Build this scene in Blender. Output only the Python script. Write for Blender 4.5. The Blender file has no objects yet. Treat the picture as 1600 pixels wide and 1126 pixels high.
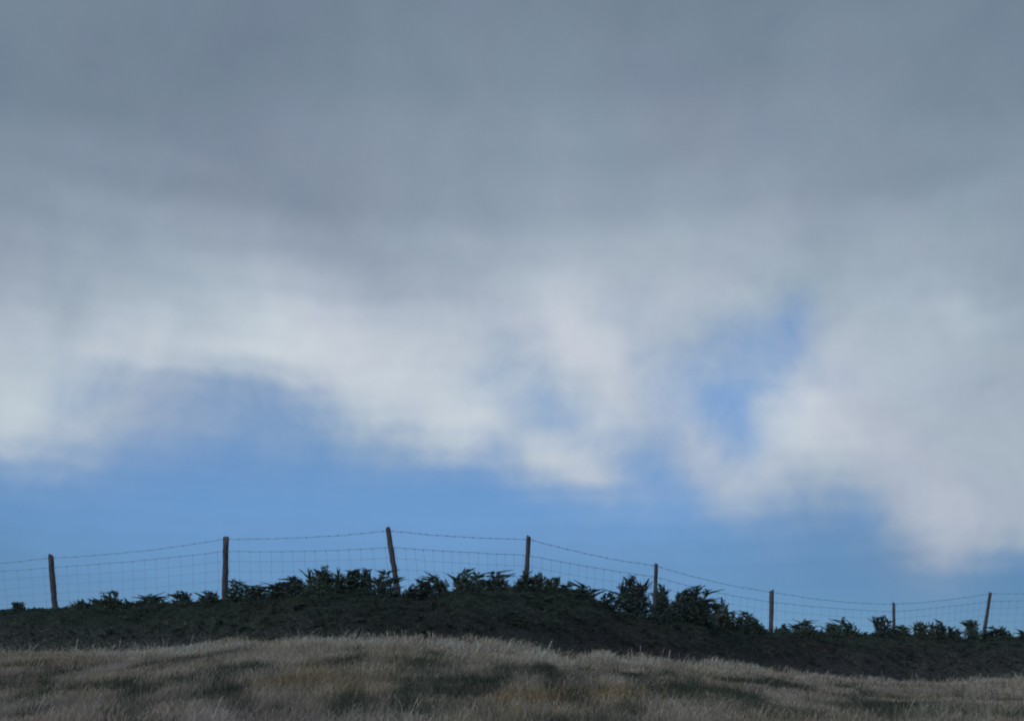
import bpy, math, random
import numpy as np
from mathutils import Vector, Matrix

random.seed(7)
rng = np.random.default_rng(11)
sc = bpy.context.scene
col = sc.collection
R = math.radians

# ------------------------------------------------------------------ camera
F = 1716.0            # focal length in photo pixels (1600 wide)
PITCH = R(20)
EYE = 1.6
cam_d = bpy.data.cameras.new('camera')
cam_d.sensor_width = 36.0
cam_d.lens = 36.0 * F / 1600
cam_d.clip_start = 0.05
cam_d.clip_end = 9000
cam = bpy.data.objects.new('camera', cam_d)
col.objects.link(cam)
cam.location = (0, 0, EYE)
cam.rotation_euler = (math.pi / 2 + PITCH, 0, 0)
sc.camera = cam

CT, ST = math.cos(PITCH), math.sin(PITCH)
def slope_of(v):
    """tangent of elevation, per metre of y, of a survey row"""
    b = (563 - v) / F
    return (ST + b * CT) / (CT - b * ST)
def at(u, v, Y):
    b = (563 - v) / F
    a = (u - 800) / F
    k = Y / (CT - b * ST)
    return Vector((a * k, Y, EYE + (ST + b * CT) * k))
def px_of(d):
    """direction -> survey column, row"""
    dy = d[1] * CT + d[2] * ST
    if dy <= 0.05: return None
    return 800 + F * d[0] / dy, 563 - F * (-d[1] * ST + d[2] * CT) / dy

# ------------------------------------------------------------------ exposure
sc.view_settings.view_transform = 'Standard'
sc.view_settings.look = 'None'
sc.view_settings.exposure = 0.0
sc.view_settings.gamma = 1.0
sc.view_settings.use_curve_mapping = False
sc.cycles.max_bounces = 5
sc.cycles.diffuse_bounces = 3
sc.cycles.filter_width = 2.0

SUN_EL, SUN_AZ = R(38), R(-128)      # veiled by the cloud, behind the viewer's left shoulder

# ------------------------------------------------------------------ world: clear sky and a cloud deck laid out by compass direction
def s2l(c):
    c = c / 255.0
    return c / 12.92 if c <= 0.04045 else ((c + 0.055) / 1.055) ** 2.4

# cloud cover by bearing and height (0 clear .. 9 solid): columns every 50
K_ROWS = {   # [(column, percent cover)]
 430: [(0,100),(1600,100)],
 470: [(0,100),(1150,97),(1210,88),(1250,80),(1290,95),(1600,100)],
 500: [(0,100),(1060,95),(1100,86),(1150,76),(1200,62),(1230,47),(1250,52),(1275,84),(1310,98),(1600,100)],
 525: [(0,100),(700,100),(780,92),(810,84),(850,92),(900,100),(960,100),(1040,90),(1100,88),(1140,64),(1200,50),(1232,42),(1255,66),(1280,92),(1320,100),(1600,100)],
 550: [(0,100),(640,100),(740,94),(790,76),(830,72),(870,92),(920,100),(960,100),(1000,86),(1060,84),(1115,84),(1140,60),(1180,48),(1225,40),(1250,72),(1280,92),(1310,98),(1600,100)],
 575: [(0,98),(100,90),(150,93),(250,94),(330,86),(400,84),(440,94),(500,100),(720,98),(770,82),(810,74),(850,80),(900,98),(960,100),(1000,80),(1050,64),(1080,54),(1150,60),(1200,40),(1225,44),(1245,78),(1290,86),(1330,95),(1600,100)],
 600: [(0,97),(70,95),(110,78),(160,76),(250,72),(300,66),(335,46),(380,34),(420,44),(470,78),(520,94),(700,97),(745,76),(800,72),(835,66),(880,84),(920,100),(960,98),(1010,82),(1050,60),(1100,44),(1145,46),(1200,36),(1222,46),(1245,82),(1295,84),(1340,94),(1600,100)],
 620: [(0,97),(70,93),(110,68),(150,74),(200,76),(260,62),(300,52),(335,34),(400,26),(450,40),(500,68),(535,92),(700,98),(760,86),(800,78),(835,62),(870,66),(915,90),(955,100),(1000,88),(1045,62),(1100,40),(1140,36),(1180,52),(1210,68),(1240,84),(1270,96),(1600,98)],
 645: [(0,98),(65,95),(105,66),(135,74),(195,76),(240,62),(290,46),(330,30),(400,24),(450,32),(500,50),(550,76),(600,92),(700,98),(770,97),(800,80),(840,62),(880,56),(915,76),(950,90),(1000,86),(1040,66),(1080,52),(1120,34),(1148,30),(1168,56),(1188,92),(1210,100),(1600,98)],
 670: [(0,94),(60,92),(100,66),(150,62),(200,50),(250,40),(300,36),(400,22),(460,24),(500,36),(550,54),(600,68),(650,86),(700,97),(760,94),(800,70),(850,82),(875,80),(905,62),(950,74),(1000,66),(1050,60),(1080,68),(1105,54),(1140,30),(1162,36),(1182,74),(1205,94),(1240,100),(1600,98)],
 700: [(0,76),(60,74),(100,56),(150,44),(200,28),(260,22),(450,16),(500,24),(550,34),(600,48),(650,60),(700,68),(750,54),(785,56),(820,88),(860,100),(890,92),(925,68),(960,58),(1000,54),(1050,64),(1080,80),(1110,70),(1148,30),(1170,42),(1195,80),(1225,97),(1260,100),(1600,98)],
 725: [(0,38),(60,40),(110,34),(160,22),(220,14),(450,8),(550,14),(620,22),(700,26),(745,16),(780,28),(810,64),(845,92),(880,100),(920,96),(950,76),(980,50),(1010,35),(1032,32),(1060,60),(1090,86),(1120,86),(1148,52),(1178,72),(1205,92),(1260,97),(1600,98)],
 750: [(0,14),(60,16),(110,12),(200,6),(450,3),(740,3),(790,14),(850,58),(900,90),(940,86),(970,56),(1000,30),(1030,15),(1060,36),(1100,66),(1130,86),(1160,82),(1200,90),(1250,90),(1300,84),(1350,94),(1600,98)],
 775: [(0,4),(790,0),(850,16),(900,36),(950,36),(1000,30),(1050,20),(1100,36),(1130,76),(1160,82),(1200,80),(1240,62),(1300,58),(1330,50),(1360,76),(1400,94),(1600,98)],
 800: [(0,0),(840,0),(900,6),(950,15),(1000,18),(1050,10),(1095,28),(1120,56),(1150,60),(1200,54),(1250,44),(1300,38),(1330,20),(1352,30),(1380,70),(1420,90),(1600,97)],
 825: [(0,0),(950,2),(1050,5),(1100,18),(1150,26),(1200,25),(1250,28),(1300,18),(1330,8),(1360,28),(1400,62),(1450,86),(1500,95),(1600,90)],
 850: [(0,0),(1100,3),(1200,14),(1260,12),(1300,5),(1350,15),(1400,50),(1450,72),(1500,86),(1550,78),(1600,46)],
 875: [(0,0),(1200,6),(1300,2),(1350,8),(1400,38),(1450,60),(1480,55),(1510,38),(1550,18),(1600,5)],
 900: [(0,0),(1340,0),(1400,20),(1450,28),(1500,14),(1550,4),(1600,0)],
 930: [(0,0),(1340,0),(1400,6),(1450,7),(1520,0),(1600,0)],
 960: [(0,0),(1600,0)],
}
# brightness of the cloud
L_ROWS = {
 -100: [(0,112),(1600,112)],
 0: [(0,114),(800,118),(1300,119),(1600,114)],
 100: [(0,112),(400,113),(800,123),(1100,118),(1300,121),(1600,113)],
 200: [(0,121),(250,115),(400,119),(600,130),(800,132),(900,138),(1000,135),(1100,128),(1300,130),(1400,123),(1600,125)],
 300: [(0,134),(200,131),(300,125),(450,124),(600,130),(800,137),(1000,140),(1200,142),(1400,133),(1500,133),(1600,134)],
 350: [(0,143),(200,145),(400,145),(500,133),(600,141),(800,147),(1000,151),(1200,152),(1300,147),(1500,148),(1600,141)],
 400: [(0,152),(200,152),(400,158),(500,150),(700,152),(800,157),(1000,162),(1200,158),(1300,152),(1500,152),(1600,144)],
 450: [(0,158),(250,160),(400,173),(500,169),(600,154),(700,155),(800,168),(900,172),(1000,165),(1100,163),(1200,155),(1300,158),(1400,165),(1500,158),(1600,147)],
 500: [(0,166),(50,169),(100,160),(200,173),(300,174),(400,180),(500,184),(600,170),(700,169),(800,175),(900,179),(1000,172),(1100,165),(1300,163),(1400,163),(1500,165),(1600,151)],
 550: [(0,160),(50,162),(100,166),(150,179),(250,182),(350,184),(450,187),(500,187),(600,180),(700,176),(800,166),(900,181),(950,183),(1000,172),(1100,168),(1300,170),(1400,163),(1500,160),(1600,150)],
 600: [(0,166),(50,169),(150,170),(200,168),(400,165),(500,179),(600,187),(700,184),(800,176),(900,172),(950,181),(1000,175),(1200,170),(1300,173),(1400,165),(1500,158),(1600,152)],
 650: [(0,169),(50,171),(150,165),(300,160),(500,170),(600,179),(700,188),(750,187),(800,175),(900,173),(950,181),(1000,172),(1180,182),(1250,192),(1300,182),(1400,163),(1500,155),(1600,152)],
 700: [(0,166),(600,165),(700,176),(800,176),(850,184),(900,180),(1000,165),(1100,173),(1200,184),(1250,184),(1300,172),(1400,165),(1450,156),(1600,155)],
 750: [(0,160),(800,165),(850,172),(900,182),(950,177),(1100,173),(1200,173),(1250,165),(1400,163),(1500,155),(1600,155)],
 800: [(0,160),(1000,165),(1150,173),(1300,155),(1400,159),(1500,161),(1600,155)],
 850: [(0,155),(1400,152),(1450,156),(1600,154)],
 900: [(0,150),(1600,150)],
}
# brightness of the clear air
B_ROWS = {
 620: [(0, .58), (400, .57), (1000, .62), (1600, .60)],
 700: [(0, .52), (400, .54), (1600, .50)],
 800: [(0, .45), (200, .49), (420, .50), (1000, .47), (1300, .36), (1600, .32)],
 880: [(0, .35), (200, .40), (420, .40), (660, .39), (1080, .34), (1300, .29), (1600, .25)],
 930: [(0, .32), (420, .36), (1080, .31), (1300, .27), (1600, .23)],
}
def interp(rows, fn, u, v):
    ks = sorted(rows)
    if v <= ks[0]: return fn(rows[ks[0]], u)
    if v >= ks[-1]: return fn(rows[ks[-1]], u)
    for a, b in zip(ks, ks[1:]):
        if a <= v <= b:
            t = (v - a) / (b - a)
            return fn(rows[a], u) * (1 - t) + fn(rows[b], u) * t
def fk(p, u):
    return float(np.interp(u, [a for a, _ in p], [b for _, b in p])) / 100
def fl(p, u):
    return float(np.interp(u, [a for a, _ in p], [b for _, b in p]))

def cover(u, v):
    k = interp(K_ROWS, fk, u, v)
    g = lambda a, b, ra, rb: math.exp(-((u - a) / ra) ** 2 - ((v - b) / rb) ** 2)
    k *= 1 - .26 * g(1165, 600, 75, 90) - .22 * g(1235, 520, 35, 50) - .16 * g(850, 640, 60, 40) - .10 * g(180, 640, 110, 50) - .15 * g(1030, 745, 35, 30)
    return k
world = bpy.data.worlds.new('World')
sc.world = world
world.use_nodes = True
nt = world.node_tree
nt.nodes.clear()
N = nt.nodes.new
def link(a, b): nt.links.new(a, b)
def math_n(op, a, b=None, c=None, clamp=False):
    n = N('ShaderNodeMath'); n.operation = op; n.use_clamp = clamp
    for i, x in enumerate((a, b, c)):
        if x is None: continue
        if isinstance(x, (int, float)): n.inputs[i].default_value = x
        else: link(x, n.inputs[i])
    return n.outputs[0]
def mix_rgb(fac, a, b, bt='MIX'):
    n = N('ShaderNodeMix'); n.data_type = 'RGBA'; n.blend_type = bt
    for i, x in ((0, fac), (6, a), (7, b)):
        if isinstance(x, (int, float)): n.inputs[i].default_value = x
        elif isinstance(x, tuple): n.inputs[i].default_value = x
        else: link(x, n.inputs[i])
    return n.outputs[2]
def noise(vec, scale, detail, rough=0.5, dist=0.0):
    n = N('ShaderNodeTexNoise'); n.inputs['Scale'].default_value = scale
    n.inputs['Detail'].default_value = detail; n.inputs['Roughness'].default_value = rough
    n.inputs['Distortion'].default_value = dist
    link(vec, n.inputs['Vector']); return n
tc = N('ShaderNodeTexCoord')
dirv = tc.outputs['Generated']
w1 = noise(dirv, 5.0, 5.0, 0.52)
w2 = noise(dirv, 26.0, 3.0, 0.5)
def sub_scale(o, s):
    a = N('ShaderNodeVectorMath'); a.operation = 'SUBTRACT'; link(o, a.inputs[0]); a.inputs[1].default_value = (.5, .5, .5)
    b = N('ShaderNodeVectorMath'); b.operation = 'SCALE'; link(a.outputs[0], b.inputs[0]); b.inputs[3].default_value = s
    return b.outputs[0]
def vadd(a, b):
    n = N('ShaderNodeVectorMath'); n.operation = 'ADD'; link(a, n.inputs[0]); link(b, n.inputs[1]); return n.outputs[0]
wd = vadd(vadd(dirv, sub_scale(w1.outputs['Color'], 0.026)), sub_scale(w2.outputs['Color'], 0.016))
sep = N('ShaderNodeSeparateXYZ'); link(wd, sep.inputs[0])
az = math_n('ARCTAN2', sep.outputs[0], sep.outputs[1])
hyp = math_n('SQRT', math_n('ADD', math_n('MULTIPLY', sep.outputs[0], sep.outputs[0]), math_n('MULTIPLY', sep.outputs[1], sep.outputs[1])))
el = math_n('ARCTAN2', sep.outputs[2], hyp)
AZ0, AZ1, NS = R(-29.5), R(29.5), 32
def half(a0, a1):
    return math_n('DIVIDE', math_n('SUBTRACT', az, a0), a1 - a0, clamp=True)
axl, axr = half(AZ0, 0.0), half(0.0, AZ1)
right = math_n('GREATER_THAN', az, 0.0)
ELS = [R(e) for e in (5, 6, 7, 8, 9, 10, 11, 12, 13, 14, 15, 16, 17, 18, 19, 20, 21, 22.2, 23.6, 25.6, 28, 31, 34.5, 39, 44)]
def ramp(a0, a1, e, inp):
    rp = N('ShaderNodeValToRGB'); cr = rp.color_ramp; cr.interpolation = 'CARDINAL'
    while len(cr.elements) < NS: cr.elements.new(0.5)
    for i in range(NS):
        cr.elements[i].position = i / (NS - 1)
    for i in range(NS):
        a = a0 + (a1 - a0) * i / (NS - 1)
        p = px_of((math.sin(a) * math.cos(e), math.cos(a) * math.cos(e), math.sin(e)))
        u, v = min(max(p[0], 0), 1600), p[1]
        l = interp(L_ROWS, fl, u, v)
        if v > 480: l += 11 * min(1, (v - 480) / 60) * max(0, 1 - u / 180) + 5 * max(0, min(1, (u - 1350) / 100))
        l += max(0, l - 155) * .28
        cr.elements[i].color = ((l - 100) / 100, cover(u, v), interp(B_ROWS, fl, u, v), 1)
    link(inp, rp.inputs[0])
    return rp.outputs[0]
acc = None
for j, e in enumerate(ELS):
    row = mix_rgb(right, ramp(AZ0, 0.0, e, axl), ramp(0.0, AZ1, e, axr))
    if acc is None: acc = row
    else:
        m = N('ShaderNodeMapRange'); m.interpolation_type = 'SMOOTHSTEP'
        link(el, m.inputs[0]); m.inputs[1].default_value = ELS[j - 1]; m.inputs[2].default_value = e
        acc = mix_rgb(m.outputs[0], acc, row)
fs = N('ShaderNodeSeparateColor'); link(acc, fs.inputs[0])
# cloud elsewhere in the sky: broken cover
big = noise(dirv, 1.7, 5.0, 0.55)
out_k = N('ShaderNodeMapRange'); link(big.outputs[0], out_k.inputs[0]); out_k.inputs[1].default_value = .38; out_k.inputs[2].default_value = .55
aaz = math_n('ABSOLUTE', az)
aw = N('ShaderNodeMapRange'); aw.interpolation_type = 'SMOOTHSTEP'; link(aaz, aw.inputs[0]); aw.inputs[1].default_value = R(31); aw.inputs[2].default_value = R(60)
kk = math_n('ADD', math_n('MULTIPLY', fs.outputs[1], math_n('SUBTRACT', 1.0, aw.outputs[0])), math_n('MULTIPLY', out_k.outputs[0], aw.outputs[0]))
# fine structure
fine = noise(dirv, 15.0, 7.0, 0.55, 0.35)
fine2 = noise(dirv, 4.0, 5.0, 0.5, 0.4)
fv = math_n('SUBTRACT', fine.outputs[0], 0.5)
fv2 = math_n('SUBTRACT', fine2.outputs[0], 0.5)
edge = math_n('MULTIPLY', math_n('MULTIPLY', kk, math_n('SUBTRACT', 1.0, kk)), 4.0)
kk = math_n('ADD', kk, math_n('MULTIPLY', math_n('MULTIPLY', fv, edge), 1.15), clamp=True)
# billows show most where the cloud is thin and lit, least in the grey deck above
bil = N('ShaderNodeMapRange'); link(el, bil.inputs[0]); bil.inputs[1].default_value = R(32); bil.inputs[2].default_value = R(22); bil.inputs[3].default_value = 0.14; bil.inputs[4].default_value = 0.30
ll = math_n('ADD', fs.outputs[0], math_n('MULTIPLY', fv, bil.outputs[0]))
ll = math_n('ADD', math_n('ADD', ll, 0.005), math_n('MULTIPLY', fv2, 0.12))
cr_n = N('ShaderNodeValToRGB'); cr = cr_n.color_ramp
pal = [(0.0, (101, 118, 134)), (0.12, (112, 129, 146)), (0.35, (135, 150, 167)), (0.55, (155, 169, 184)), (0.75, (176, 188, 201)), (1.0, (203, 211, 219))]
while len(cr.elements) < len(pal): cr.elements.new(0.5)
for i, (p_, c_) in enumerate(pal):
    cr.elements[i].position = p_
for i, (p_, c_) in enumerate(pal):
    cr.elements[i].color = tuple(s2l(x) for x in c_) + (1,)
link(ll, cr_n.inputs[0])
hue = noise(dirv, 6.5, 3.0, 0.5, 0.5)
hm = N('ShaderNodeMapRange'); link(hue.outputs[0], hm.inputs[0]); hm.inputs[1].default_value = .35; hm.inputs[2].default_value = .65
cloud_c = mix_rgb(1.0, cr_n.outputs[0], mix_rgb(hm.outputs[0], (.978, 1.008, 1.0, 1), (1.024, .992, 1.012, 1)), 'MULTIPLY')
# clear air
sky = N('ShaderNodeTexSky'); sky.sky_type = 'NISHITA'; sky.sun_disc = False
sky.sun_elevation = SUN_EL; sky.sun_rotation = SUN_AZ
sky.air_density = 1.0; sky.dust_density = 0.2; sky.ozone_density = 4.0
SKY_STRENGTH = 0.08
elf = N('ShaderNodeMapRange'); link(el, elf.inputs[0]); elf.inputs[1].default_value = R(7); elf.inputs[2].default_value = R(19)
tint = mix_rgb(elf.outputs[0], (0.90 * SKY_STRENGTH, 1.20 * SKY_STRENGTH, 1.50 * SKY_STRENGTH, 1), (1.08 * SKY_STRENGTH, 1.26 * SKY_STRENGTH, 1.36 * SKY_STRENGTH, 1))
clear = mix_rgb(1.0, sky.outputs[0], tint, 'MULTIPLY')
bsc = math_n('MULTIPLY', fs.outputs[2], 2.0)
vb_ = N('ShaderNodeVectorMath'); vb_.operation = 'SCALE'; link(clear, vb_.inputs[0]); link(bsc, vb_.inputs[3]); clear = vb_.outputs[0]
skyc = mix_rgb(kk, clear, cloud_c)
bg = N('ShaderNodeBackground'); bg.inputs[1].default_value = 1.0
link(skyc, bg.inputs[0])
wo = N('ShaderNodeOutputWorld'); link(bg.outputs[0], wo.inputs[0])
world.cycles.sampling_method = 'AUTOMATIC'

sun_d = bpy.data.lights.new('sun', 'SUN')
sun_d.energy = 0.95; sun_d.angle = R(20); sun_d.color = (1.0, 0.97, 0.93)
sun = bpy.data.objects.new('sun', sun_d); col.objects.link(sun)
sun.rotation_euler = Vector((math.sin(SUN_AZ) * math.cos(SUN_EL), math.cos(SUN_AZ) * math.cos(SUN_EL), math.sin(SUN_EL))).to_track_quat('Z', 'Y').to_euler()

# ------------------------------------------------------------------ helpers
def mesh_np(name, verts, faces, mat, parent=None, colr=None, smooth=False):
    """verts (n,3), faces (m,k) arrays -> one mesh object; colr (n,3) is the point attribute 'tone'"""
    verts = np.asarray(verts, dtype=np.float32); faces = np.asarray(faces, dtype=np.int32)
    me = bpy.data.meshes.new(name)
    n, (m, k) = len(verts), faces.shape
    me.vertices.add(n); me.vertices.foreach_set('co', verts.ravel())
    me.loops.add(m * k); me.loops.foreach_set('vertex_index', faces.ravel())
    me.polygons.add(m); me.polygons.foreach_set('loop_start', np.arange(0, m * k, k, dtype=np.int32))
    if smooth: me.polygons.foreach_set('use_smooth', np.ones(m, dtype=bool))
    me.update(calc_edges=True)
    if colr is not None:
        at_ = me.color_attributes.new('tone', 'FLOAT_COLOR', 'POINT')
        c = np.ones((n, 4), dtype=np.float32); c[:, :3] = colr
        at_.data.foreach_set('color', c.ravel())
    me.materials.append(mat)
    o = bpy.data.objects.new(name, me); col.objects.link(o)
    if parent: o.parent = parent
    return o
def tag(o, label=None, cat=None, group=None, kind=None):
    if label: o['label'] = label
    if cat: o['category'] = cat
    if group: o['group'] = group
    if kind: o['kind'] = kind
    return o
def empty(name, loc):
    o = bpy.data.objects.new(name, None); o.location = loc; o.empty_display_size = .2; col.objects.link(o); return o
def lattice(nx, ny):
    i = np.arange(nx - 1)[:, None] * ny + np.arange(ny - 1)[None, :]
    i = i.ravel()
    return np.stack([i, i + ny, i + ny + 1, i + 1], 1)

_tab = rng.random((8, 256, 256))
def vnoise(x, y, k=0):
    x = np.asarray(x, float); y = np.asarray(y, float)
    xi = np.floor(x).astype(int); yi = np.floor(y).astype(int)
    fx = x - xi; fy = y - yi; fx = fx * fx * (3 - 2 * fx); fy = fy * fy * (3 - 2 * fy)
    t = _tab[k % 8]
    g = lambda a, b: t[a % 256, b % 256]
    return (g(xi, yi) * (1 - fx) + g(xi + 1, yi) * fx) * (1 - fy) + (g(xi, yi + 1) * (1 - fx) + g(xi + 1, yi + 1) * fx) * fy
def fbm(x, y, o=4, k=0):
    s = 0; a = .5; t = 0
    for i in range(o):
        s = s + a * vnoise(x * 2 ** i + 17.3 * i, y * 2 ** i + 5.1 * i, k + i); t += a; a *= .5
    return s / t

def mat_new(name):
    m = bpy.data.materials.new(name); m.use_nodes = True
    return m, m.node_tree, m.node_tree.nodes['Principled BSDF']
def leaf_mat(name, rough=.85, trans=.25, vary=.0):
    m, t, b = mat_new(name)
    a = t.nodes.new('ShaderNodeAttribute'); a.attribute_name = 'tone'
    b.inputs['Roughness'].default_value = rough
    b.inputs['Specular IOR Level'].default_value = .08
    t.links.new(a.outputs['Color'], b.inputs['Base Color'])
    tr = t.nodes.new('ShaderNodeBsdfTranslucent'); t.links.new(a.outputs['Color'], tr.inputs['Color'])
    mx = t.nodes.new('ShaderNodeMixShader'); mx.inputs[0].default_value = trans
    t.links.new(b.outputs[0], mx.inputs[1]); t.links.new(tr.outputs[0], mx.inputs[2])
    t.links.new(mx.outputs[0], t.nodes['Material Output'].inputs[0])
    return m
M_leaf = leaf_mat('shrub_leaf', trans=.2)
M_under = leaf_mat('undergrowth_leaf', trans=.45)
M_grass = leaf_mat('dry_grass', trans=.3)

def noise_mat(name, c1, c2, scale, rough=.9, stretch=(1, 1, 1), bump=.3, bdist=.01):
    m, t, b = mat_new(name)
    tcn = t.nodes.new('ShaderNodeTexCoord'); mp = t.nodes.new('ShaderNodeMapping'); mp.inputs['Scale'].default_value = stretch
    n = t.nodes.new('ShaderNodeTexNoise'); n.inputs['Scale'].default_value = scale; n.inputs['Detail'].default_value = 8
    r = t.nodes.new('ShaderNodeValToRGB'); r.color_ramp.elements[0].position = .3; r.color_ramp.elements[1].position = .7
    r.color_ramp.elements[0].color = c1 + (1,); r.color_ramp.elements[1].color = c2 + (1,)
    t.links.new(tcn.outputs['Object'], mp.inputs[0]); t.links.new(mp.outputs[0], n.inputs[0]); t.links.new(n.outputs[0], r.inputs[0])
    t.links.new(r.outputs[0], b.inputs['Base Color']); b.inputs['Roughness'].default_value = rough
    bp = t.nodes.new('ShaderNodeBump'); bp.inputs['Strength'].default_value = bump; bp.inputs['Distance'].default_value = bdist
    t.links.new(n.outputs[0], bp.inputs['Height']); t.links.new(bp.outputs[0], b.inputs['Normal'])
    return m
M_soil = noise_mat('turf_soil', (.05, .045, .03), (.12, .10, .07), 3.0, bump=.6, bdist=.03)
M_core = noise_mat('inner_twigs', (.08, .086, .078), (.105, .11, .10), 14.0, bump=.8, bdist=.04)
M_wood = noise_mat('weathered_wood', (.040, .038, .042), (.115, .108, .112), 9.0, stretch=(6, 6, .6), bump=.5, bdist=.008)
M_bark = noise_mat('shrub_bark', (.04, .03, .022), (.09, .07, .05), 20.0)
M_wire, _t, _b = mat_new('galvanised_wire')
_b.inputs['Base Color'].default_value = (.16, .165, .175, 1); _b.inputs['Metallic'].default_value = .5; _b.inputs['Roughness'].default_value = .6

# ------------------------------------------------------------------ survey of the hill
# posts: column/row of the top, of the lowest point seen, distance, width, gap between barbed wire and netting
POSTS = [
 (-205, 885, -190, 975, 26.5, .12, .21),
 (80, 867, 86, 944, 24.0, .135, .21),
 (352, 838, 352, 932, 21.5, .118, .24),
 (607, 825, 621, 925, 19.5, .098, .30),
 (826, 838, 823, 915, 20.0, .098, .29),
 (1024.5, 881, 1023, 950, 22.5, .088, .22),
 (1206, 922, 1204, 978, 26.0, .100, .225),
 (1396, 941, 1397, 980, 29.5, .088, .19),
 (1547, 925, 1538, 990, 30.5, .100, .21),
 (1725, 918, 1722, 1000, 31.5, .11, .21),
]
PU = [p[0] for p in POSTS]; PD = [p[4] for p in POSTS]
def smooth_interp(u, xs, ys):
    u = np.asarray(u, float)
    return (np.interp(u - 60, xs, ys) + np.interp(u + 60, xs, ys) + 2 * np.interp(u, xs, ys)) / 4
def yf_of(u): return smooth_interp(u, [-600] + PU + [2300], [29] + PD + [34])
_ztop = [EYE + slope_of(p[1]) * p[4] for p in POSTS]
def zf_of(u):      # ground along the fence
    return smooth_interp(u, [-600] + PU + [2300], [3.6] + [z - 1.28 for z in _ztop] + [4.6])
CREST = [(-500, 1030), (0, 1012), (100, 1010), (200, 1005), (300, 999), (370, 993), (470, 987), (600, 988), (700, 990), (790, 996), (850, 1003), (885, 1015), (905, 1018), (950, 1011), (1020, 1018), (1100, 1029), (1250, 1047), (1400, 1060), (1500, 1059), (1600, 1056), (2100, 1060)]
def crest_row(u): return np.interp(u, [c[0] for c in CREST], [c[1] for c in CREST])
def vslope(v):
    b = (563 - np.asarray(v, float)) / F
    return (ST + b * CT) / (CT - b * ST)
BANK = 3.4
G_TOP = .21     # how far the tall grass stands above the soil at the crest
def terrain(x, y):
    x = np.asarray(x, float); y = np.asarray(y, float)
    ys = np.maximum(y, .6)
    u = 800 + F * 1.018 * x / ys
    u = np.clip(u, -420, 2050)
    yf = yf_of(u); yc = yf - BANK
    zc = EYE + vslope(crest_row(u)) * yc - G_TOP
    zf = zf_of(u)
    z10 = EYE + vslope(1128) * 10 - .12
    z = np.zeros_like(ys)
    # foot of the slope
    t = np.clip(ys / 10, 0, 1); a = z10 * (t * .75 + .25 * t * t)
    # slope up to the crest, slightly convex
    t = np.clip((ys - 10) / (yc - 10), 0, 1); b = z10 + (zc - z10) * (t * 1.16 - .16 * t * t)
    # bank up to the fence
    t = np.clip((ys - yc) / BANK, 0, 1); c = zc + (zf - zc) * np.power(t, 1.15)
    # hilltop and the far side
    t = np.clip((ys - yf) / 30, 0, 1); d = zf * (1 - t * t * (3 - 2 * t)) - .0
    z = np.where(ys < 10, a, np.where(ys < yc, b, np.where(ys < yf, c, d)))
    near = np.clip((ys - 2) / 5, 0, 1)
    und = (fbm(x * .35 + 40, y * .5 + 9, 3, 2) - .5) * .28 * near * np.clip((yc - ys) / 2.5 + .4, .0, 1) * (ys < yc)
    z = z + und + (fbm(x * 2.2 + 3, y * 2.2 + 8, 2, 5) - .5) * .05 * near
    side = np.clip((np.abs(x) - 26) / 30, 0, 1)
    z = z * (1 - side * side * (3 - 2 * side))
    return np.where(y < .6, z * np.clip((y + 6) / 6.6, 0, 1), z)

# ground: one sheet, fine near the hill and coarse to the horizon
xs = np.concatenate([-np.geomspace(4000, 34, 16), np.linspace(-30, 30, 241), np.geomspace(34, 4000, 16)])
ysg = np.concatenate([-np.geomspace(600, 3, 8), np.linspace(0, 38, 191), np.geomspace(39, 5000, 26)])
X, Y = np.meshgrid(xs, ysg, indexing='ij')
Z = terrain(X, Y)
g = mesh_np('ground', np.stack([X.ravel(), Y.ravel(), Z.ravel()], 1), lattice(len(xs), len(ysg)), M_soil, smooth=True)
tag(g, kind='structure')

# ------------------------------------------------------------------ grass
STRAW = np.array([.425, .365, .285]); STRAWP = np.array([.63, .55, .45]); GREEN = np.array([.125, .15, .105]); OCHRE = np.array([.33, .25, .14]); GREY = np.array([.25, .26, .205])
# darker green patches: column, row, radii, strength
PATCH = [(200, 1068, 120, 14, 1.0), (255, 1050, 70, 7, .8), (420, 1028, 170, 9, .9), (610, 1022, 130, 11, .8), (560, 1036, 200, 8, .5), (380, 1092, 90, 12, .6),
         (760, 1030, 110, 9, .7), (720, 1060, 150, 22, .75), (900, 1045, 120, 14, .8), (850, 1095, 260, 24, .75), (1160, 1062, 170, 10, .8), (1000, 1040, 120, 7, .6),
         (1320, 1085, 170, 8, .8), (1230, 1105, 220, 14, .6), (1050, 1105, 140, 14, .6), (60, 1075, 60, 10, .6), (1600, 1100, 120, 12, .5)]
OCHP = [(820, 1075, 140, 13, .7), (500, 1062, 120, 12, .7), (980, 1075, 130, 14, .6), (620, 1028, 70, 10, .5), (60, 1020, 90, 7, .5), (700, 1105, 60, 10, .3)]
def proj(x, y, z):
    dz = z - EYE
    d = y * CT + dz * ST
    return 800 + F * x / d, 563 - F * (-y * ST + dz * CT) / d
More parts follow.
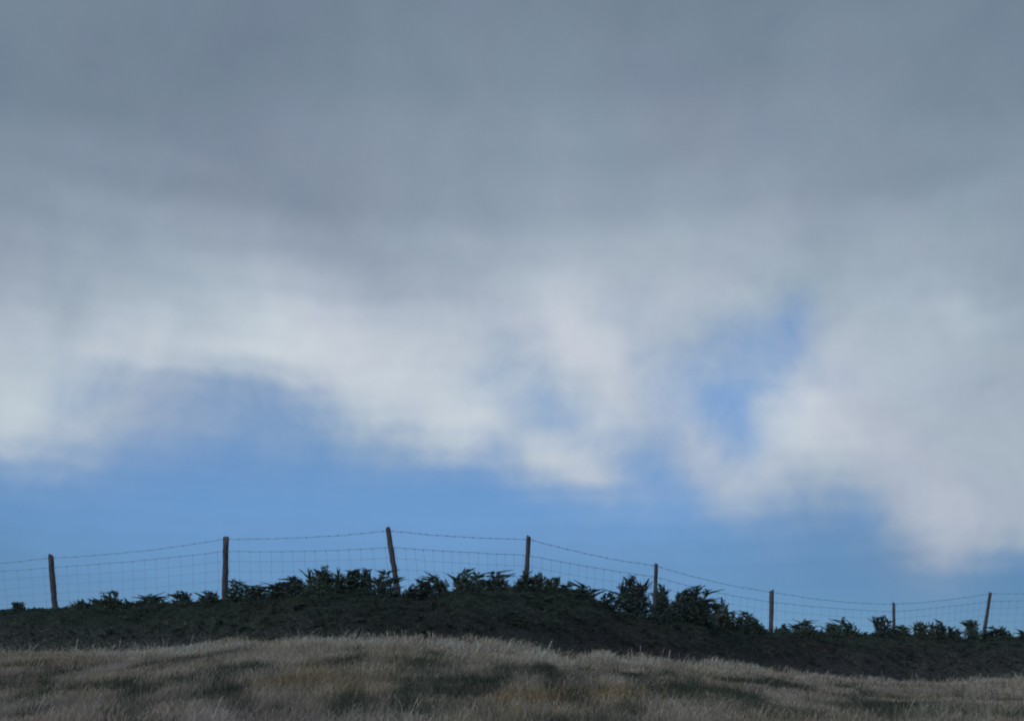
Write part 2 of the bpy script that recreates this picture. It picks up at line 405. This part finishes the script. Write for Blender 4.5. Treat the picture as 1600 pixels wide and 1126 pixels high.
def grass(n_try, dmin, dmax, seed):
    r = np.random.default_rng(seed)
    y = dmin + (dmax - dmin) * r.random(n_try) ** .8
    x = (r.random(n_try) - .5) * (1.02 * y + 2.5)
    u = 800 + F * 1.018 * x / y
    yc = yf_of(u) - BANK
    keep = (y < yc + .45 + 1.5 * r.random(n_try) ** 3) & (fbm(x * 1.7, y * 1.7, 3, 1) + .35 * r.random(n_try) > .40)
    x, y, u, yc = x[keep], y[keep], u[keep], yc[keep]
    n = len(x); z = terrain(x, y)
    pu, pv = proj(x, y, z + .1)
    g_ = np.zeros(n); o_ = np.zeros(n)
    wv = (fbm(x * .8, y * .8, 3, 3) - .5)
    for (a, b, ra, rb, s) in PATCH: g_ = np.maximum(g_, s * np.exp(-(((pu - a + 260 * wv) / ra) ** 2 + ((pv - b + 44 * wv) / rb) ** 2)))
    for (a, b, ra, rb, s) in OCHP: o_ = np.maximum(o_, s * np.exp(-(((pu - a) / ra) ** 2 + ((pv - b + 22 * wv) / rb) ** 2)))
    g_ = np.clip(g_ * 1.05 + (fbm(x * 1.9 + 9, y * .8, 4, 4) - .47) * 3.4, 0, 1)
    o_ = np.clip(o_ + (fbm(x * 1.2 + 30, y * 1.1, 4, 6) - .5) * 1.8, 0, 1)
    tip = np.clip(1.15 - np.abs(y - yc + .3) / (.095 * yc), 0, 1)      # a taller fringe of seeding grass at the brow
    isg = r.random(n) < g_ * (1 - .75 * tip)
    iso = (~isg) & (r.random(n) < o_ * .8)
    h = (.07 + .10 * r.random(n)) * (.5 + .75 * fbm(x * .9, y * .9, 3, 0)) + .06 * tip * r.random(n)
    h = h * (1 + tip * (1.5 * fbm(x * 1.6 + 60, y * 1.2, 3, 2) - .75))
    h = np.where(isg, h * .8, h)
    tall = r.random(n) < .012 * (fbm(x * .8 + 3, y * .8, 2, 6) > .45)
    h = np.where(tall, .2 + .14 * r.random(n), h)
    c = STRAW + (STRAWP - STRAW) * r.random((n, 1)) * (.15 + .85 * tip[:, None])
    c = c + (GREY - c) * (.55 * fbm(x * .6 + 5, y * .6, 3, 5) * r.random(n) * (1 - tip))[:, None]
    pk = np.exp(-(((pu - 230) / 330) ** 2 + ((pv - 1112) / 22) ** 2)) + .7 * np.exp(-(((pu - 120) / 160) ** 2 + ((pv - 1040) / 14) ** 2)) + .5 * np.exp(-(((pu - 1250) / 260) ** 2 + ((pv - 1068) / 12) ** 2))
    c = c + (np.array([.47, .385, .36]) - c) * (np.clip(pk, 0, 1) * (.4 + .6 * r.random(n)))[:, None]
    c = np.where(isg[:, None], GREEN * (.6 + .9 * r.random((n, 1))), c)
    c = np.where(iso[:, None], OCHRE * (.6 + .8 * r.random((n, 1))), c)
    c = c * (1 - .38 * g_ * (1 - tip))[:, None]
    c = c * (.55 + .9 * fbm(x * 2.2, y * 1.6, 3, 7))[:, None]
    ang = r.random(n) * 6.283
    lean = h * (.1 + .75 * r.random(n) ** 1.5)
    wind = .10 * h
    lx = np.cos(ang) * lean + wind; ly = np.sin(ang) * lean
    wd_ = (.0021 + .0026 * r.random(n)) * np.clip(y / 14, .8, 2)
    fa = r.random(n) * 3.1416
    wx, wy = np.cos(fa) * wd_, np.sin(fa) * wd_
    head = (r.random(n) < (.18 + .35 * tip)) & (~isg)
    V = np.zeros((n, 7, 3)); 
    def P(t, w, i, j):
        cx = x + lx * t * t; cy = y + ly * t * t; cz = z - .02 + h * (t - .12 * t * t)
        V[:, i] = np.stack([cx - wx * w, cy - wy * w, cz], 1)
        if j is not None: V[:, j] = np.stack([cx + wx * w, cy + wy * w, cz], 1)
    P(0, 1, 0, 1); P(.5, .8, 2, 3)
    hw = np.where(head, 1.25, .5)
    P(.82, hw, 4, 5); P(1.0, 0, 6, None)
    b = np.arange(n)[:, None] * 7
    F4 = np.concatenate([b + np.array([[0, 1, 3, 2]]), b + np.array([[2, 3, 5, 4]]), b + np.array([[4, 5, 6, 6]])], 0)
    # last face as a thin quad: repeat of the tip is replaced by a real fourth vertex
    V8 = np.concatenate([V, V[:, 6:7] + np.array([0.0015, 0, 0])], 1)
    b = np.arange(n)[:, None] * 8
    F4 = np.concatenate([b + np.array([[0, 1, 3, 2]]), b + np.array([[2, 3, 5, 4]]), b + np.array([[4, 5, 7, 6]])], 0)
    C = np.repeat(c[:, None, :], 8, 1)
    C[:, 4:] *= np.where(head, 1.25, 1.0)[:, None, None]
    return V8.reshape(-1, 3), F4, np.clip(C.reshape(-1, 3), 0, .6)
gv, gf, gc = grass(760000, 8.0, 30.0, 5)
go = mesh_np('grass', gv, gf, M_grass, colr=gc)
tag(go, 'pale dry seeding grass mixed with green tufts on the hill slope below the dark undergrowth', 'grass', kind='stuff')

# ------------------------------------------------------------------ leaves
LEAFC = np.array([[.088, .122, .094], [.100, .138, .102], [.082, .108, .092], [.110, .132, .096], [.098, .098, .084]])  # greens lightened to carry the hazy veil over the dark foliage
def leaf_quads(pts, dirs, L, W, tone, r):
    """diamond leaves: base point, direction, length, half width"""
    n = len(pts)
    d = dirs / (np.linalg.norm(dirs, axis=1, keepdims=True) + 1e-9)
    q = r.normal(size=(n, 3)); s = np.cross(d, q); s /= (np.linalg.norm(s, axis=1, keepdims=True) + 1e-9)
    L = L[:, None]; W = W[:, None]
    V = np.stack([pts, pts + d * L * .45 + s * W, pts + d * L, pts + d * L * .45 - s * W], 1)
    Fq = np.arange(n)[:, None] * 4 + np.arange(4)[None, :]
    return V.reshape(-1, 3), Fq, np.repeat(tone, 4, 0)

# ------------------------------------------------------------------ undergrowth on the bank
MASS = [(-300, 962), (0, 949), (40, 946), (100, 944), (200, 941), (300, 938), (380, 934), (430, 930), (470, 922), (520, 918), (600, 928), (660, 931), (700, 927), (740, 921), (820, 915), (870, 920), (920, 934), (955, 950), (980, 958),
        (1020, 963), (1080, 962), (1130, 975), (1200, 982), (1300, 987), (1400, 986), (1500, 994), (1560, 992), (1600, 992), (1900, 998)]
def mass_row(u): return np.interp(u, [m[0] for m in MASS], [m[1] for m in MASS])
NU, NT = 420, 40
uu = np.linspace(-280, 1880, NU); tt = np.linspace(0, 1, NT)
U, T = np.meshgrid(uu, tt, indexing='ij')
def mass_surf(U, T, rise=0.0):
    yf = yf_of(U); yc = yf - BANK
    ytop = yf - .75
    Yp = np.where(T < .7, yc + .35 + (ytop - yc - .35) * (T / .7), ytop + (T - .7) / .3 * 1.6)
    ztop = EYE + vslope(mass_row(U) + 5) * ytop
    x = (U - 800) / (F * 1.018) * Yp
    g0 = terrain(x, Yp)
    zc = terrain((U - 800) / (F * 1.018) * (yc + .35), yc + .35)
    s = np.clip(T / .7, 0, 1)
    prof = zc + (ztop - zc) * (1 - (1 - s) ** 1.7)
    z = np.where(T < .7, np.maximum(prof, g0 - .02), ztop + (g0 - .05 - ztop) * ((T - .7) / .3) ** 1.6)
    return x, Yp, z
x, Yp, z = mass_surf(U, T)
bump = (fbm(x * 1.6, z * 2.6 + Yp, 4, 1) - .5) * .34 * np.clip(T * 5, 0, 1)
Yp2 = Yp - bump * .9; z2 = z + bump * .25 - .06 + (fbm(x * 2.3 + 7, Yp * 2, 3, 6) - .5) * .16 * np.clip((T - .4) * 3, 0, 1)
o = mesh_np('undergrowth', np.stack([x.ravel(), Yp2.ravel(), z2.ravel()], 1), lattice(NU, NT), M_core, smooth=True)
tag(o, 'dark tangled undergrowth covering the bank below the wire fence', 'undergrowth', kind='stuff')
r = np.random.default_rng(21)
n = 420000
Ur = -120 + 1840 * r.random(n); Tr = r.random(n) ** .9 * .80
x, yy, z = mass_surf(Ur, Tr)
bp = (fbm(x * 1.6, z * 2.6 + yy, 4, 1) - .5) * .34 * np.clip(Tr * 5, 0, 1)
out = .008 + .045 * r.random(n) ** 1.5
pts = np.stack([x + r.normal(size=n) * .02, yy - bp * .9 - out * .8, z + bp * .25 - .06 + out * .45 + (fbm(x * 2.3 + 7, yy * 2, 3, 6) - .5) * .16 * np.clip((Tr - .4) * 3, 0, 1)], 1)
dirs = r.normal(size=(n, 3)) * np.array([1.2, .6, .35]) + np.array([.15, -.25, .25])
L = .018 + .032 * r.random(n); W = .0035 + .0045 * r.random(n)
kind_ = np.clip(((fbm(x * .7, z * 1.5 + yy * .5, 3, 3) - .5) * 9 + 2.5).astype(int), 0, 4)
dull_toned = r.random(n) < np.clip(1.0 - Tr * 1.5 + (fbm(x * .5, z * 2 + 4, 3, 2) - .5) * 2 + (Ur > 950) * .2, .02, .97)  # more leaves low on the bank get the dull tone
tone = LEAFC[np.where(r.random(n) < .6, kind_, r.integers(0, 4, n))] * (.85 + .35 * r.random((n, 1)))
tone = np.where(dull_toned[:, None], np.where((Ur > 900)[:, None], np.array([.100, .094, .088]), np.array([.086, .094, .084])) * (.9 + .2 * r.random((n, 1))), tone)
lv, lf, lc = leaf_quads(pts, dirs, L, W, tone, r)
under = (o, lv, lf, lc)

# ------------------------------------------------------------------ shrubs along the top of the bank
def frond(r, base, d, L, density, tone, curl, acc, slim=1.0):
    """a tapering leafy spray: leaflets along a bending spine"""
    nseg = max(6, int(L * density))
    t = (np.arange(nseg) + r.random(nseg) * .6) / nseg
    d = np.array(d, float); d /= np.linalg.norm(d)
    up = np.array([0, 0, 1.0])
    p = base + d * (L * t)[:, None] + up * (curl * L * (t ** 2))[:, None]
    tan = d + up * (2 * curl * t)[:, None]
    side = np.cross(tan, r.normal(size=3) * .5 + up); side /= (np.linalg.norm(side, axis=1, keepdims=True) + 1e-9)
    sg = np.where(np.arange(nseg) % 2 == 0, 1, -1)[:, None]
    dd = tan * .95 + side * sg * (.85 - .45 * t[:, None]) * slim ** 1.5 + r.normal(size=(nseg, 3)) * .16 * slim
    ln = (.018 + .055 * (1 - t)) * (.8 + .5 * r.random(nseg)) * (.85 + .15 * slim)
    acc.append((p, dd, ln, ln * (.14 + .08 * r.random(nseg)), np.repeat(tone[None], nseg, 0) * (.85 + .4 * r.random((nseg, 1)))))
    return p[-1]
def tube(path, radii, k=6):
    V = []; Fq = []
    for i, p in enumerate(path):
        a = path[min(i + 1, len(path) - 1)] - path[max(i - 1, 0)]; a = a / (np.linalg.norm(a) + 1e-9)
        s = np.cross(a, [0.3, 1, .1]); s /= np.linalg.norm(s); t = np.cross(a, s)
        for j in range(k):
            th = 6.2832 * j / k
            V.append(p + radii[i] * (math.cos(th) * s + math.sin(th) * t))
    for i in range(len(path) - 1):
        for j in range(k):
            Fq.append((i * k + j, i * k + (j + 1) % k, (i + 1) * k + (j + 1) % k, (i + 1) * k + j))
    return V, Fq
def shrub(u, vtop, wpx, style, label, dy=0.0, seed=0, vb=None):
    """style: flat = wide level sprays, fan = radiating spikes, round = bushy dome, left / right = swept"""
    r = np.random.default_rng(1000 + seed)
    yf = float(yf_of(u)); Yb = yf - .75 + dy
    top = np.array(at(u, vtop, Yb)); w = wpx * 1.27 * Yb / F
    bv = float(mass_row(u)) + 22 if vb is None else vb
    basez = at(u, bv, Yb)[2]
    h = max(top[2] - basez, .18)
    base = np.array([top[0], Yb, basez])
    gz = float(terrain(base[0], Yb))
    root = empty('shrub', (base[0], Yb, gz))
    tag(root, label, 'shrub', 'wind-blown shrubs along the top of the bank')
    off = np.array([base[0], Yb, gz])
    acc = []; SV = []; SF = []
    lean = {'left': -.35, 'right': .35}.get(style, 0)
    ns = 3 + int(w / .3)
    tones = LEAFC[r.integers(0, 4)] * 1.0
    for i in range(ns):
        fx = (i + .5) / ns - .5 if ns > 1 else 0
        hh = h * (1 - .65 * abs(fx) ** 1.5 * (1.3 if style != 'round' else .9)) * (.82 + .25 * r.random())
        if i == ns // 2: hh = h
        x0 = fx * w * .45; x1 = fx * w * .62 + lean * hh + r.normal() * .02
        y1 = r.normal() * .10
        path = []
        for q in range(6):
            t = q / 5
            path.append(np.array([base[0] + x0 + (x1 - x0) * t * t, Yb + y1 * t, (gz - .03) + (basez - gz + hh * .93 + .03) * t]))
        v_, f_ = tube(path, [.011 - .008 * q / 5 for q in range(6)], 5)
        b0 = len(SV); SV += v_; SF += [tuple(b0 + a for a in ff) for ff in f_]
        # sprays off each stem, from low to high
        nf = int(16 + 30 * hh)
        for q in range(nf):
            t = .05 + .95 * ((q + r.random()) / nf)
            zz = basez - .10 + (hh + .08) * t
            tt_ = np.clip((zz - gz) / max(basez - gz + hh, .01), 0, 1)
            px_ = base[0] + x0 + (x1 - x0) * tt_ ** 2; py_ = Yb + y1 * tt_
            az_ = r.random() * 6.283
            rad = (w * .5) * (.42 + .45 * r.random()) * (1 - .55 * t)
            rad = min(max(rad, .06), .34) * .62
            if style == 'flat': upv = .05 + .35 * r.random() * t; curl = .12 * r.normal() 
            elif style == 'fan': upv = .1 + 1.5 * t * r.random(); curl = -.1
            elif style == 'round': upv = .3 + .9 * t * r.random(); curl = -.25
            else: upv = .25 + .5 * r.random(); curl = .05 * r.normal()
            dx = math.cos(az_) * 1.25 + lean * 1.6; dyv = math.sin(az_) * .8
            tn = tones * (.8 + .45 * r.random())
            frond(r, np.array([px_, py_, zz]), (dx, dyv, upv), rad, 120, tn, curl, acc)
        # long pointed sprays that break the outline
        for q in range(3 + int(r.random() * 3)):
            if style == 'flat': th = r.choice([r.uniform(.02, .5), math.pi - r.uniform(.02, .5)])
            elif style == 'fan': th = r.uniform(.15, 2.95)
            elif style == 'round': th = r.uniform(.3, 2.8)
            elif style == 'left': th = math.pi - abs(r.normal()) * .4
            else: th = abs(r.normal()) * .4
            t = .55 + .4 * r.random()
            zz = basez + hh * t; q0 = np.clip((zz - gz) / max(basez - gz + hh, .01), 0, 1)
            Lf = w * r.uniform(.28, .46) * (.9 if style == 'round' else 1.1)
            Lf = min(Lf, .42) if math.sin(th) < .5 else min(Lf, max((h * 1.02 - hh * t) / math.sin(th), .08))
            frond(r, np.array([base[0] + x0 + (x1 - x0) * q0 ** 2, Yb + y1 * q0, zz]), (math.cos(th), r.normal() * .25, math.sin(th)), Lf, 420, tones * (.8 + .4 * r.random()), -.08 * math.sin(th) + .05 * r.normal(), acc, .62)
        # leader
        frond(r, np.array([base[0] + x1 * .92 + x0 * .08, Yb + y1, basez + hh * .78]), (lean + r.normal() * .3, r.normal() * .2, 1), hh * .26, 110, tones, 0, acc)
    # bushy inside
    nb = int(900 * w * h / .12 * (1.0 if style == 'round' else .55)); nb = min(max(nb, 120), 2600)
    q = r.normal(size=(nb, 3)) * np.array([w * .22, .11, h * .24]); 
    pp = np.array([base[0], Yb, basez + h * .22]) + q
    pp[:, 0] += lean * np.clip(pp[:, 2] - basez, 0, 1) * .8
    pp[:, 2] = np.minimum(pp[:, 2], basez + h * (.74 - .8 * (np.abs(q[:, 0]) / (w * .5)) ** 1.4))
    dd = r.normal(size=(nb, 3)) * np.array([1.2, .7, .4]) + np.array([lean, 0, .45])
    acc.append((pp, dd, .035 + .05 * r.random(nb), .007 + .009 * r.random(nb), tones * (.8 + .35 * r.random((nb, 1)))))
    p, d_, l_, w_, c_ = [np.concatenate([a[k] for a in acc]) for k in range(5)]
    v, f, c = leaf_quads(p, d_, l_, w_, c_, r)
    mesh_np('foliage', v - off, f, M_leaf, colr=c, parent=root)
    mesh_np('stem', np.array(SV) - off, np.array(SF), M_bark, parent=root)
    return root

# arching fronds all over the upper bank, and a low fringe of them along its top
r = np.random.default_rng(77)
acc = []
for q in range(4600):
    fringe = q < 2600
    U_ = r.uniform(-100, 1700); T_ = r.uniform(.60, .74) if fringe else r.uniform(.12, .68)
    fx, fy, fz = [float(v_) for v_ in mass_surf(np.array(U_), np.array(T_))]
    fy -= float((fbm(fx * 1.6, fz * 2.6 + fy, 4, 1) - .5) * .3)
    L_ = r.uniform(.10, .28) if fringe else r.uniform(.10, .28)
    if U_ < 160: L_ *= .55
    sx = r.choice([-1, 1]) * r.uniform(.25, 1.1)
    up_ = r.uniform(.35, 1.1) if fringe else r.uniform(.0, .7)
    tone_ = LEAFC[r.integers(0, 4)] * r.uniform(.8, 1.15)
    frond(r, np.array([fx, fy + .03, fz - .05]), (sx, -r.uniform(.1, .9) if not fringe else r.normal() * .4, up_), L_, 150, tone_, -r.uniform(.1, .45), acc, .85)
p_, d_, l_, w_, c_ = [np.concatenate([a[k] for a in acc]) for k in range(5)]
v2, f2, c2 = leaf_quads(p_, d_, l_, w_ * 1.15, c_, r)
o, lv, lf, lc = under
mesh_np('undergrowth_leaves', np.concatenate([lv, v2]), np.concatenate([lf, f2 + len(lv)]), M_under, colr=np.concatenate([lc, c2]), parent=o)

SHRUBS = [
 (28, 941, 34, 'round', 'very low sprig left of the first post at the left edge'),
 (128, 938, 34, 'round', 'very low sprig just right of the first post'),
 (152, 935, 30, 'flat', 'small low shrub second to the right of the first post'),
 (186, 924, 44, 'left', 'small shrub with one long spray blown to the left'),
 (232, 927, 44, 'flat', 'flat-topped low shrub midway between the first two posts'),
 (298, 922, 34, 'left', 'small shrub with two forked sprays left of the second post'),
 (326, 921, 36, 'flat', 'small flat shrub touching the left side of the second post'),
 (370, 906, 34, 'flat', 'slim pale shrub with T-shaped tip just right of second post'),
 (398, 914, 42, 'flat', 'low spreading shrub second to the right of the second post'),
 (440, 908, 56, 'flat', 'wide shrub with level sprays left of the tallest central clump'),
 (478, 900, 44, 'left', 'shrub leaning left at the left shoulder of the tallest clump'),
 (508, 887, 66, 'fan', 'tall dark shrub at the peak of the clump left of third post'),
 (536, 892, 46, 'right', 'shrub with sprays blown right on the peak clump'),
 (566, 888, 44, 'fan', 'pointed shrub with flat crown in the middle left of third post'),
 (600, 889, 42, 'flat', 'airy shrub with gaps beside the left of the leaning third post'),
 (634, 912, 30, 'right', 'short shrub at the right foot of the leaning third post'),
 (661, 907, 30, 'fan', 'small spiky shrub right of the gap after the third post'),
 (696, 898, 40, 'left', 'shrub blown left between the gap and the central pair'),
 (723, 889, 38, 'fan', 'forked shrub with open gaps left of the fourth post'),
 (744, 893, 30, 'flat', 'narrow dark shrub between the forked and the flat-topped shrubs'),
 (776, 891, 50, 'flat', 'flat-topped dark shrub left of the fourth post'),
 (806, 893, 32, 'right', 'small shrub with tip pointing right beside the fourth post'),
 (839, 895, 28, 'fan', 'upright forked shrub immediately right of the fourth post'),
 (860, 902, 34, 'round', 'squat shrub second to the right of the fourth post'),
 (884, 908, 34, 'flat', 'low dark shrub right of the squat shrub past the fourth post'),
 (908, 911, 50, 'flat', 'wide flat shrub sloping down right of the fourth post'),
 (938, 928, 42, 'right', 'low shrub at the downhill end of the central thicket'),
 (988, 899, 56, 'fan', 'tall bushy conifer-like shrub left of the fifth post', 958),
 (1032, 912, 28, 'round', 'narrow leafy shrub growing just behind the fifth post', 962, 1.0),
 (1064, 914, 64, 'right', 'large shrub with sprays fanning right beyond the fifth post', 966),
 (1086, 936, 44, 'right', 'low right-hand skirt shrub under the large fanning shrub', 972),
 (1125, 938, 34, 'fan', 'spear-topped small shrub standing alone right of the fanning shrub', 980),
 (1140, 960, 32, 'round', 'low round shrub at the foot of the spear-topped shrub'),
 (1164, 963, 30, 'round', 'small round dark shrub left of the sixth post'),
 (1186, 956, 34, 'left', 'shrub with one long spray reaching left before the sixth post'),
 (1222, 976, 26, 'round', 'tiny shrub at the right foot of the sixth post'),
 (1254, 967, 46, 'flat', 'star-shaped flat shrub right of the sixth post'),
 (1299, 976, 40, 'round', 'low dome shrub midway between sixth and seventh posts'),
 (1328, 965, 44, 'left', 'shrub with crossed sprays before the seventh post'),
 (1376, 961, 36, 'round', 'round-topped bushy shrub touching the left of the seventh post'),
 (1408, 975, 34, 'flat', 'low shrub just right of the seventh post'),
 (1440, 970, 40, 'round', 'smooth round shrub midway between seventh and eighth posts'),
 (1466, 970, 30, 'fan', 'spiky shrub sloping down right of the smooth round one'),
 (1487, 981, 30, 'round', 'low dark shrub before the gap left of the eighth post'),
 (1516, 968, 22, 'fan', 'narrow pointed shrub standing in the gap left of eighth post', 995),
 (1548, 978, 30, 'flat', 'shrub with level top at the foot of the eighth post'),
 (1576, 978, 30, 'left', 'thin open shrub right of the eighth post'),
 (1598, 984, 26, 'flat', 'lowest shrub at the right edge of the picture'),
]
for i, s in enumerate(SHRUBS):
    vb = s[5] if len(s) > 5 else None
    shrub(s[0], s[1], s[2], s[3], s[4], dy=s[6] if len(s) > 6 else random.uniform(-.32, .12), seed=i, vb=vb)

# ------------------------------------------------------------------ fence
fence = empty('wire_fence', (0, 19.6, float(terrain(0, 19.6))))
tag(fence, 'wire fence of leaning wooden posts, a barbed strand and square netting along the hilltop', 'fence')
foff = np.array(fence.location)
PP = []
for i, (ut, vt, ub, vb, Yd, wd_, gap) in enumerate(POSTS):
    top = np.array(at(ut, vt, Yd)); low = np.array(at(ub, vb, Yd))
    ax_ = (top - low) / np.linalg.norm(top - low)
    gz = float(terrain(low[0], Yd)) - .25
    L = (top[2] - gz) / ax_[2]
    foot = top - ax_ * L
    PP.append((top, ax_, wd_, gap, L))
    rr = np.random.default_rng(300 + i)
    nseg, k = 16, 14
    ph = rr.random() * 6; V = []; Fq = []
    for a in range(nseg + 1):
        t = a / nseg
        c = foot + ax_ * L * t + np.array([1, 0, 0]) * .012 * math.sin(3.2 * t + ph) + rr.normal(size=3) * .003
        rad = wd_ / 2 * (1 - .06 * t) * (1 + .05 * math.sin(9 * t + ph) + .03 * math.sin(31 * t + 2 * ph) + .02 * rr.normal())
        if a == nseg: rad *= .84
        if a == nseg - 1: c = foot + ax_ * (L - .018) + np.array([1, 0, 0]) * .012 * math.sin(3.2 * t + ph)
        for j in range(k):
            th = 6.2832 * j / k
            fl_ = 1 + .07 * math.cos(2 * th + ph) + .03 * math.sin(5 * th + ph)
            V.append(c + np.array([math.cos(th) * rad * fl_, math.sin(th) * rad * fl_, (.022 * math.cos(th + ph) + .004 * rr.normal() if a == nseg else 0)]))
    for a in range(nseg):
        for j in range(k): Fq.append((a * k + j, a * k + (j + 1) % k, (a + 1) * k + (j + 1) % k, (a + 1) * k + j))
    c = len(V); V.append(foot + ax_ * L + np.array([0, 0, .006])); tr = nseg * k
    for j in range(0, k, 2): Fq.append((tr + j, tr + (j + 1) % k, tr + (j + 2) % k, c))
    po = mesh_np('post', np.array(V) - foff, np.array(Fq), M_wood, parent=fence, smooth=True)
    lab = {1: 'thick post leaning left at the left end', 3: 'tall post leaning left beside the highest clump', 8: 'post leaning right at the right end'}.get(i)
    if lab: po['label'] = lab
def strand(path, rad, k=4): return tube([np.array(p) for p in path], [rad] * len(path), k)
TW = [0.10 - .02 * (i % 2) for i in range(len(POSTS))]
dtop = [.055, .075, .06, .055, .06, .045, .05, .05, .045, .05]
BV, BF, NV, NF, KV, KF = [], [], [], [], [], []
def add(VV, FF, v, f):
    b = len(VV); VV += list(v); FF += [tuple(b + a for a in q) for q in f]
def anchor(i, down):
    top, ax_, wd_, gap, L = PP[i]
    p = top - ax_ * down
    return p + np.array([0, -wd_ * .5 - .004, 0])      # stapled on the near face
for i in range(len(PP) - 1):
    rr = np.random.default_rng(500 + i)
    a, b = anchor(i, dtop[i]), anchor(i + 1, dtop[i + 1])
    span = np.linalg.norm(b - a); sag = .012 * span
    ts = np.linspace(0, 1, 25)
    path = [a + (b - a) * t - np.array([0, 0, sag * 4 * t * (1 - t)]) + (rr.normal(size=3) * .0045 if 0 < t < 1 else 0) for t in ts]
    add(BV, BF, *strand(path, .0036, 5))
    nb = 16
    for q in range(nb):
        t = (q + .5 + rr.normal() * .06) / nb
        c = a + (b - a) * t - np.array([0, 0, sag * 4 * t * (1 - t)])
        for s_ in range(2):
            d = np.array([rr.normal() * .5, rr.normal() * .6, 1.0 * (1 if rr.random() < .5 else -1)]); d /= np.linalg.norm(d)
            add(BV, BF, *tube([c - d * .016, c + d * .016], [.0035, .0015], 4))
        add(BV, BF, *tube([c - (b - a) / span * .008, c + (b - a) / span * .008], [.0075, .0075], 5))
    # netting: horizontal lines, then uprights tied between them
    g0, g1 = dtop[i] + PP[i][3], dtop[i + 1] + PP[i + 1][3]
    rows = [0, .19, .38, .56, .72, .86]
    curves = []
    for ri, dz in enumerate(rows):
        A, B = anchor(i, g0 + dz), anchor(i + 1, g1 + dz)
        sg = span * (.006 + .0015 * ri + .002 * rr.normal())
        fn = (lambda A, B, sg: (lambda t: A + (B - A) * t - np.array([0, 0, sg * 4 * t * (1 - t)])))(A, B, sg)
        curves.append(fn)
        add(NV, NF, *strand([fn(t) + (rr.normal(size=3) * .003 if 0 < t < 1 else 0) for t in np.linspace(0, 1, 22)], (.0032, .0016, .0013, .0013, .0012, .0012)[ri], 4))
    nv = 15
    for q in range(nv):
        t = (q + .5 + rr.normal() * .03) / nv
        pts_ = [fn(min(max(t + rr.normal() * .0012, 0), 1)) for fn in curves]
        add(NV, NF, *strand(pts_, .0014, 4))
        add(KV, KF, *tube([pts_[0] + np.array([0, 0, .006]), pts_[0] - np.array([0, 0, .028])], [.0062, .0035], 5))
        for pnt in pts_[1:]:
            add(KV, KF, *tube([pnt + np.array([0, 0, .006]), pnt - np.array([0, 0, .006])], [.0042, .0042], 4))
mesh_np('barbed_wire', np.array(BV) - foff, np.array(BF), M_wire, parent=fence)
net = mesh_np('wire_netting', np.array(NV) - foff, np.array(NF), M_wire, parent=fence)
kn = mesh_np('netting_knots', np.array(KV) - foff, np.array(KF), M_wire, parent=net)
